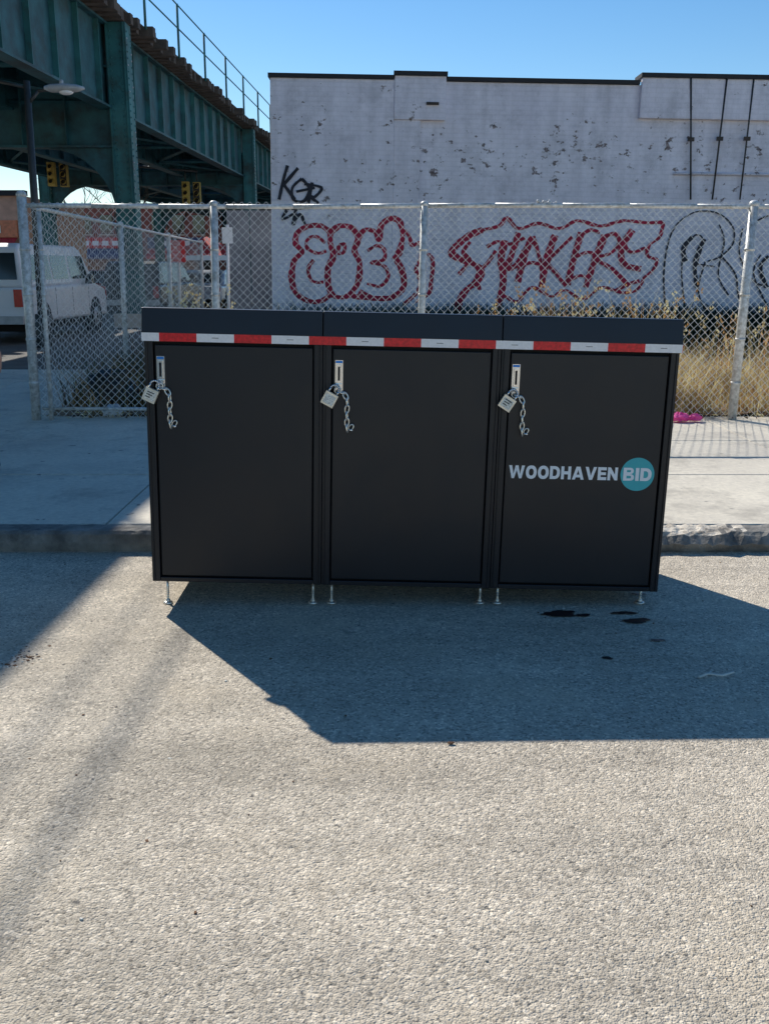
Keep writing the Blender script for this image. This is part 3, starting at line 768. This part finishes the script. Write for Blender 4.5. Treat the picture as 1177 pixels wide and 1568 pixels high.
b.box(cxs-1.2, cxs+1.2, cys-1.0, cys-.2, .8, .86, 'tie')
for k in range(9): b.box(cxs-1.15+k*.26, cxs-.95+k*.26, cys-.95, cys-.6, .861, 1.0+.1*(k % 3), ['signal', 'awnred', 'paper', 'weed'][k % 4])
b.obj('market_stall')

# ------------------------------------------------------------------ distant buildings
def shop(name, x0, x1, y, h, wallk, awn, depth=10):
    b = MB()
    T = Matrix.Translation((x0, y, 0)); L = x1-x0
    b.box(0, L, 0, depth, 0, h, wallk, T); b.box(-.15, L+.15, -.2, .3, h, h+.25, 'coping', T)
    n_ = max(1, int(L/5)); wd = L/n_
    for i in range(n_):
        xa = i*wd+.4; xb = (i+1)*wd-.4
        b.box(xa, xb, -.05, -.01, .4, 2.6, 'glass', T)
        b.box(xa-.05, xb+.05, -.14, -.02, 2.95, 3.75, awn[i % len(awn)], T)
        for q in range(5): b.box(xa+.5+q*(xb-xa-1)/5, xa+.5+(q+.65)*(xb-xa-1)/5, -.17, -.145, 3.15, 3.5, 'white', T)
        P = [T @ Vector(q) for q in ((xa, -.03, 2.94), (xb, -.03, 2.94), (xb, -1.1, 2.35), (xa, -1.1, 2.35), (xa, -1.1, 2.15), (xb, -1.1, 2.15))]
        b.poly(P, [(0,1,2,3), (3,2,5,4)], awn[(i+1) % len(awn)])
        z = 4.0
        while z+1.5 < h:
            for k in range(3):
                xc = xa+(xb-xa)*(k+.5)/3
                b.box(xc-.45, xc+.45, -.04, -.01, z, z+1.4, 'glass', T); b.box(xc-.5, xc+.5, -.1, -.045, z-.1, z-.02, 'conc', T)
            z += 2.7
    b.obj(name)
shop('shop_building', -34, -17.6, 50, 4.9, 'tan', ['sign_o', 'awnred'])
shop('brick_shop_building', -24, -13, 78, 6.0, 'brick', ['awnred', 'awnblue'])
shop('brick_shop_building', -12.8, 0, 84, 6.6, 'grey', ['awnred', 'white', 'awnred'])

# ------------------------------------------------------------------ bare trees
def tree(name, x, y, h, seed):
    rnd = random.Random(seed); b = MB()
    def br(p, d, L, r, lv):
        segs = 3; q = p
        for s_ in range(segs):
            d2 = (d+Vector((rnd.uniform(-.18, .18), rnd.uniform(-.18, .18), rnd.uniform(-.02, .12)))).normalized()
            q2 = q+d2*L/segs; b.tube(q, q2, r*(1-s_*.2), 'bark', 5 if lv < 2 else 3, r*(1-(s_+1)*.2), cap=False); q = q2; d = d2
            if lv < 4 and s_ > 0:
                for _ in range(2 if lv else 1):
                    nd = (d+Vector((rnd.uniform(-1, 1), rnd.uniform(-1, 1), rnd.uniform(-.1, .6)))*.75).normalized()
                    br(q, nd, L*rnd.uniform(.55, .75), r*.5, lv+1)
    br(Vector((x, y, 0)), Vector((0, 0, 1)), h*.5, h*.022, 0)
    b.obj(name)
tree('bare_tree', -18.2, 62, 7.5, 1); tree('bare_tree', -15.3, 60, 8, 3); tree('bare_tree', -13.5, 64, 7.5, 5); tree('bare_tree', -11.6, 46, 5.5, 9)

# ------------------------------------------------------------------ weeds
def blades(name, n, fx, hmin, hmax, ks, seed, wd=.006, bend=.5, heads=False):
    rnd = random.Random(seed); b = MB()
    for _ in range(n):
        x, y, hs = fx(rnd); h = rnd.uniform(hmin, hmax)*hs; a = rnd.uniform(0, 6.28); be = rnd.uniform(.1, bend)*h
        k = rnd.choice(ks)
        dx, dy = math.cos(a), math.sin(a); w = wd*rnd.uniform(.6, 1.5); ox, oy = -dy*w, dx*w
        p = []
        for t in (0, .4, .75, 1):
            cx_, cy_, cz_ = x+dx*be*t*t, y+dy*be*t*t, .11+h*(t-.25*t*t*bend)
            ww = 1-t*.9; p += [(cx_-ox*ww, cy_-oy*ww, cz_), (cx_+ox*ww, cy_+oy*ww, cz_)]
        b.poly(p, [(0,1,3,2), (2,3,5,4), (4,5,7,6)], k)
        if heads and rnd.random() < .5:
            for q in range(5):
                c = Vector(p[-1])+Vector((rnd.uniform(-.03, .03), rnd.uniform(-.03, .03), rnd.uniform(-.08, .03)))
                b.poly([c, c+Vector((.022, .004, .012)), c+Vector((.004, .01, .035))], [(0,1,2)], k)
    return b.obj(name)
cl = [(random.uniform(2.2, 6.5), 9.35+abs(random.gauss(0, 1.5)), random.uniform(.5, 1.35)) for _ in range(80)]
def fr(r):
    c = r.choice(cl); return c[0]+r.gauss(0, .13), max(9.25, c[1]+r.gauss(0, .13)), c[2]
blades('dry_grass', 20000, fr, .2, .64, ['straw', 'straw', 'rustgrass'], 3, .0045, .9)
cl2 = [(1.9, 11.5, 1), (2.05, 11.3, 1.1), (2.9, 11.0, 1.15), (3.05, 11.2, 1.0), (3.6, 10.6, .8), (1.5, 12.5, .9), (2.5, 12.2, .9), (4.4, 11.5, .9)]
def fr2(r):
    c = r.choice(cl2); return c[0]+r.gauss(0, .12), c[1]+r.gauss(0, .12), c[2]
blades('tall_dry_weeds', 420, fr2, .7, 1.25, ['straw', 'rustgrass'], 4, .0055, .45, True)
cl3 = [(random.uniform(-3.1, -1.0), 9.4+abs(random.gauss(0, 1.2)), random.uniform(.5, 1.1)) for _ in range(30)]
def fr3(r):
    c = r.choice(cl3); return c[0]+r.gauss(0, .13), max(9.25, c[1]+r.gauss(0, .13)), c[2]
blades('dry_weeds', 2800, fr3, .15, .5, ['straw', 'rustgrass', 'leafd'], 5, .004, .9)
def fr4(r): return r.uniform(-3.2, -1.2), r.uniform(9.6, 15.5), 1
blades('tangled_weeds', 5500, fr4, .2, .85, ['weed', 'weed', 'bark', 'leafd', 'rustgrass'], 6, .006, 1.2)
def fr6(r): return -1.9+r.gauss(0, .12), 10.2+r.gauss(0, .15), 1
blades('tall_dry_weeds', 60, fr6, .7, 1.35, ['straw'], 14, .005, .4, True)
def fr5(r): return r.uniform(-1.6, 9), r.uniform(15.6, 16.7), 1
blades('overgrown_hedge', 11000, fr5, .5, 1.12, ['tarp'], 8, .02, .9)
b = MB(); rnd = random.Random(9)
for _ in range(1500):
    x, y = rnd.choice([(rnd.uniform(-3.2, -1), 9.2+rnd.random()**2*2), (rnd.uniform(1.5, 5), 9.1+rnd.random()**2*1.5), (rnd.uniform(-3, 5), 9.05+rnd.random()*.2)])
    c = Vector((x, y, .125+rnd.random()*.05)); a = [Vector((rnd.uniform(-.03, .03), rnd.uniform(-.03, .03), rnd.uniform(-.005, .02))) for _ in range(3)]
    b.poly([c+q for q in a], [(0,1,2)], rnd.choice(['leafd', 'straw']))
b.obj('leaf_litter')
def crumple(name, x, y, z, r, k, seed, s=(1,1,.6)):
    rnd = random.Random(seed); b = MB(); b.sphere((x, y, z), r, k, 12, 8, s)
    b.v = [(vx+rnd.uniform(-.25, .25)*r, vy+rnd.uniform(-.25, .25)*r, max(z-r*s[2]*.7, vz+rnd.uniform(-.3, .3)*r*s[2])) for vx, vy, vz in b.v]
    b.sm = [False]*len(b.sm); b.obj(name)
crumple('plastic_bag', -2.15, 9.75, .24, .17, 'bag', 1, (1.2, 1, .5)); crumple('plastic_bag', -2.6, 9.35, .16, .1, 'bag', 2); crumple('plastic_bag', -2.9, 11.6, .2, .12, 'paper', 4)
crumple('rubbish_bag', -2.75, 9.9, .28, .24, 'blackbag', 11, (1.1, 1, .8))
crumple('pink_wrapper', 2.72, 8.98, .16, .07, 'pink', 3, (1.3, 1, .6)); crumple('pink_wrapper', 2.86, 8.99, .155, .05, 'pink', 6, (1.4, 1, .7))

# ------------------------------------------------------------------ marks and scraps on the road
def patch(name, x, y, rx_, ry_, k, seed, z=.004):
    rnd = random.Random(seed); n_ = 40; ph = [rnd.uniform(0, 6) for _ in range(5)]; b = MB(); ps = []
    for i in range(n_):
        t = 2*math.pi*i/n_; r = 1+.2*math.sin(2*t+ph[0])+.14*math.sin(3*t+ph[1])+.09*math.sin(7*t+ph[2])+.05*math.sin(13*t+ph[3])
        ps.append((x+math.cos(t)*rx_*r, y+math.sin(t)*ry_*r, z))
    b.poly(ps, [tuple(range(n_))], k); b.obj(name)
for i, (x, y, rx_, ry_) in enumerate(((.78, 4.13, .085, .035), (.88, 4.11, .03, .02), (1.10, 4.04, .062, .028), (1.07, 4.14, .05, .02), (1.13, 3.81, .025, .014), (.88, 3.62, .022, .012), (1.36, 3.05, .022, .016), (1.2, 4.4, .03, .015))):
    patch('oil_stain', x, y, rx_, ry_, 'stain', i)
b = MB(); rnd = random.Random(5)
for _ in range(170):
    x, y = rnd.uniform(-1.8, 2.2), rnd.uniform(1.7, 5.0); s_ = rnd.uniform(.002, .008); h = rnd.uniform(.001, .004)
    if rnd.random() < .3: x, y = -1.45+rnd.gauss(0, .05), 3.62+rnd.gauss(0, .05); s_ *= 1.5
    X = Matrix.Translation((x, y, 0)) @ Matrix.Rotation(rnd.uniform(0, 3), 4, 'Z')
    b.box(0, s_, 0, s_*rnd.uniform(.5, 1.6), .0, h, rnd.choice(['paper', 'paper', 'leafd', 'leafd', 'kerb']), X)
b.obj('road_litter')
b = MB()
b.path([(1.18, 3.42, .008), (1.22, 3.44, .014), (1.27, 3.43, .01), (1.32, 3.45, .016)], .004, 'paper', 5); b.path([(1.22, 3.44, .012), (1.24, 3.47, .01)], .003, 'paper', 5)
b.obj('twig')
crumple('dead_leaf', .215, 2.9, .006, .008, 'leafd', 8, (1.5, 1, .4))

# ------------------------------------------------------------------ pedestrian at the left edge
ped = empty('pedestrian', (-2.865, 6.66, SH), (0, 0, R(-8)))
def skin(name, verts, edges, radii, k, parent, sub=2):
    me = bpy.data.meshes.new(name); me.from_pydata(verts, edges, []); me.materials.append(M[k])
    o = bpy.data.objects.new(name, me); sc.collection.objects.link(o); o.parent = parent
    m = o.modifiers.new('s', 'SKIN')
    for i, r in enumerate(radii): me.skin_vertices[0].data[i].radius = r if isinstance(r, tuple) else (r, r)
    me.skin_vertices[0].data[0].use_root = True; m.use_smooth_shade = True
    s = o.modifiers.new('u', 'SUBSURF'); s.levels = s.render_levels = sub
    return o
skin('jacket', [(0,0,.92),(0,0,1.1),(0,0,1.28),(0,.0,1.40),(-.17,0,1.40),(-.23,.02,1.14),(-.24,.06,.88),(.17,0,1.40),(.235,.0,1.14),(.255,.03,.86)],
     [(0,1),(1,2),(2,3),(3,4),(4,5),(5,6),(3,7),(7,8),(8,9)], [(.17,.12),(.15,.11),(.17,.12),(.12,.09),.075,.055,.042,.075,.055,.042], 'jacket', ped)
skin('trousers', [(0,0,.93),(-.09,0,.86),(-.10,.03,.48),(-.10,0,.08),(.09,0,.86),(.10,.03,.48),(.10,-.02,.08)], [(0,1),(1,2),(2,3),(0,4),(4,5),(5,6)], [(.15,.11),.095,.065,.055,.095,.065,.055], 'jeans', ped)
for s_ in (-1, 1):
    skin('shoe_%s' % ('l' if s_ < 0 else 'r'), [(s_*.1,-.05,.05),(s_*.1,.06,.045),(s_*.105,.18,.035)], [(0,1),(1,2)], [.045,.045,.035], 'jacket', ped)
    hx = s_*.258; hy = .035 if s_ > 0 else .065
    V = [(hx, hy, .85), (hx, hy+.005, .79), (hx, hy+.008, .765)]; E = [(0,1),(1,2)]; Rr = [.026, (.018, .036), (.016, .038)]
    skin('palm_%s' % ('l' if s_ < 0 else 'r'), V, E, Rr, 'skin', ped)
    for j, (oy, ln) in enumerate(((-.028, .062), (-.009, .075), (.011, .08), (.030, .07))):
        skin('finger_%d_%s' % (j+1, 'l' if s_ < 0 else 'r'), [(hx, hy+oy, .775), (hx-s_*.004, hy+oy, .755-ln*.35), (hx-s_*.016, hy+oy+.004, .755-ln*.95)], [(0,1),(1,2)], [.010, .009, .0075], 'skin', ped, 1)
    skin('thumb_%s' % ('l' if s_ < 0 else 'r'), [(hx, hy+.02, .82), (hx-s_*.008, hy+.052, .79), (hx-s_*.014, hy+.056, .755)], [(0,1),(1,2)], [.012, .010, .008], 'skin', ped, 1)
skin('head', [(0,0,1.42),(0,.005,1.5),(0,.02,1.56),(0,.01,1.64),(0,.0,1.70)], [(0,1),(1,2),(2,3),(3,4)], [.055,.052,(.065,.075),(.075,.09),(.055,.07)], 'skin', ped)
b = MB(); b.sphere((0, -.018, 1.655), .1, 'hair', 16, 10, (.92, 1.05, 1.0)); b.obj('hair', ped)
b = MB(); b.sphere((0, .108, 1.585), .014, 'skin', 8, 6, (.8, 1, 1.5))
for s_ in (-1, 1): b.sphere((s_*.033, .092, 1.61), .012, 'white', 8, 6); b.sphere((s_*.033, .101, 1.61), .006, 'black', 8, 6); b.sphere((s_*.083, .005, 1.60), .02, 'skin', 8, 6, (.4, .8, 1.4))
b.sphere((0, .098, 1.55), .02, 'awnred', 8, 6, (1, .3, .25)); b.obj('face', ped)

# ------------------------------------------------------------------ light, sky, camera
S = Vector((-.64, .99, 1.0))
sl = bpy.data.lights.new('sun', 'SUN'); sl.energy = 5.0; sl.angle = R(.53); sl.color = (1, .96, .88)
so = bpy.data.objects.new('sun', sl); sc.collection.objects.link(so)
so.rotation_euler = (-S).to_track_quat('-Z', 'Y').to_euler(); so.location = (-10, 15, 20)
w = bpy.data.worlds.new('World'); sc.world = w; w.use_nodes = True; nt = w.node_tree
sky = nt.nodes.new('ShaderNodeTexSky'); sky.sky_type = 'NISHITA'; sky.sun_disc = False
sky.sun_elevation = math.atan2(1, math.hypot(.64, .99)); sky.sun_rotation = -math.atan2(.64, .99)
sky.air_density = 1.0; sky.dust_density = .1; sky.ozone_density = 2.4
hs = nt.nodes.new('ShaderNodeHueSaturation'); hs.inputs['Saturation'].default_value = 1.30; hs.inputs['Value'].default_value = 1.0
bg = nt.nodes['Background']; bg.inputs['Strength'].default_value = .125
nt.links.new(sky.outputs[0], hs.inputs['Color']); nt.links.new(hs.outputs[0], bg.inputs['Color'])
sc.view_settings.view_transform = 'Standard'; sc.view_settings.look = 'None'; sc.view_settings.exposure = 0
cam = bpy.data.cameras.new('cam'); cam.sensor_fit = 'VERTICAL'; cam.sensor_height = 36; cam.lens = 1500/1568*36
cam.clip_end = 2000; cam.clip_start = .05
co = bpy.data.objects.new('camera', cam); sc.collection.objects.link(co)
co.location = (0, 0, 1.5); co.rotation_euler = (R(76), 0, 0); sc.camera = co
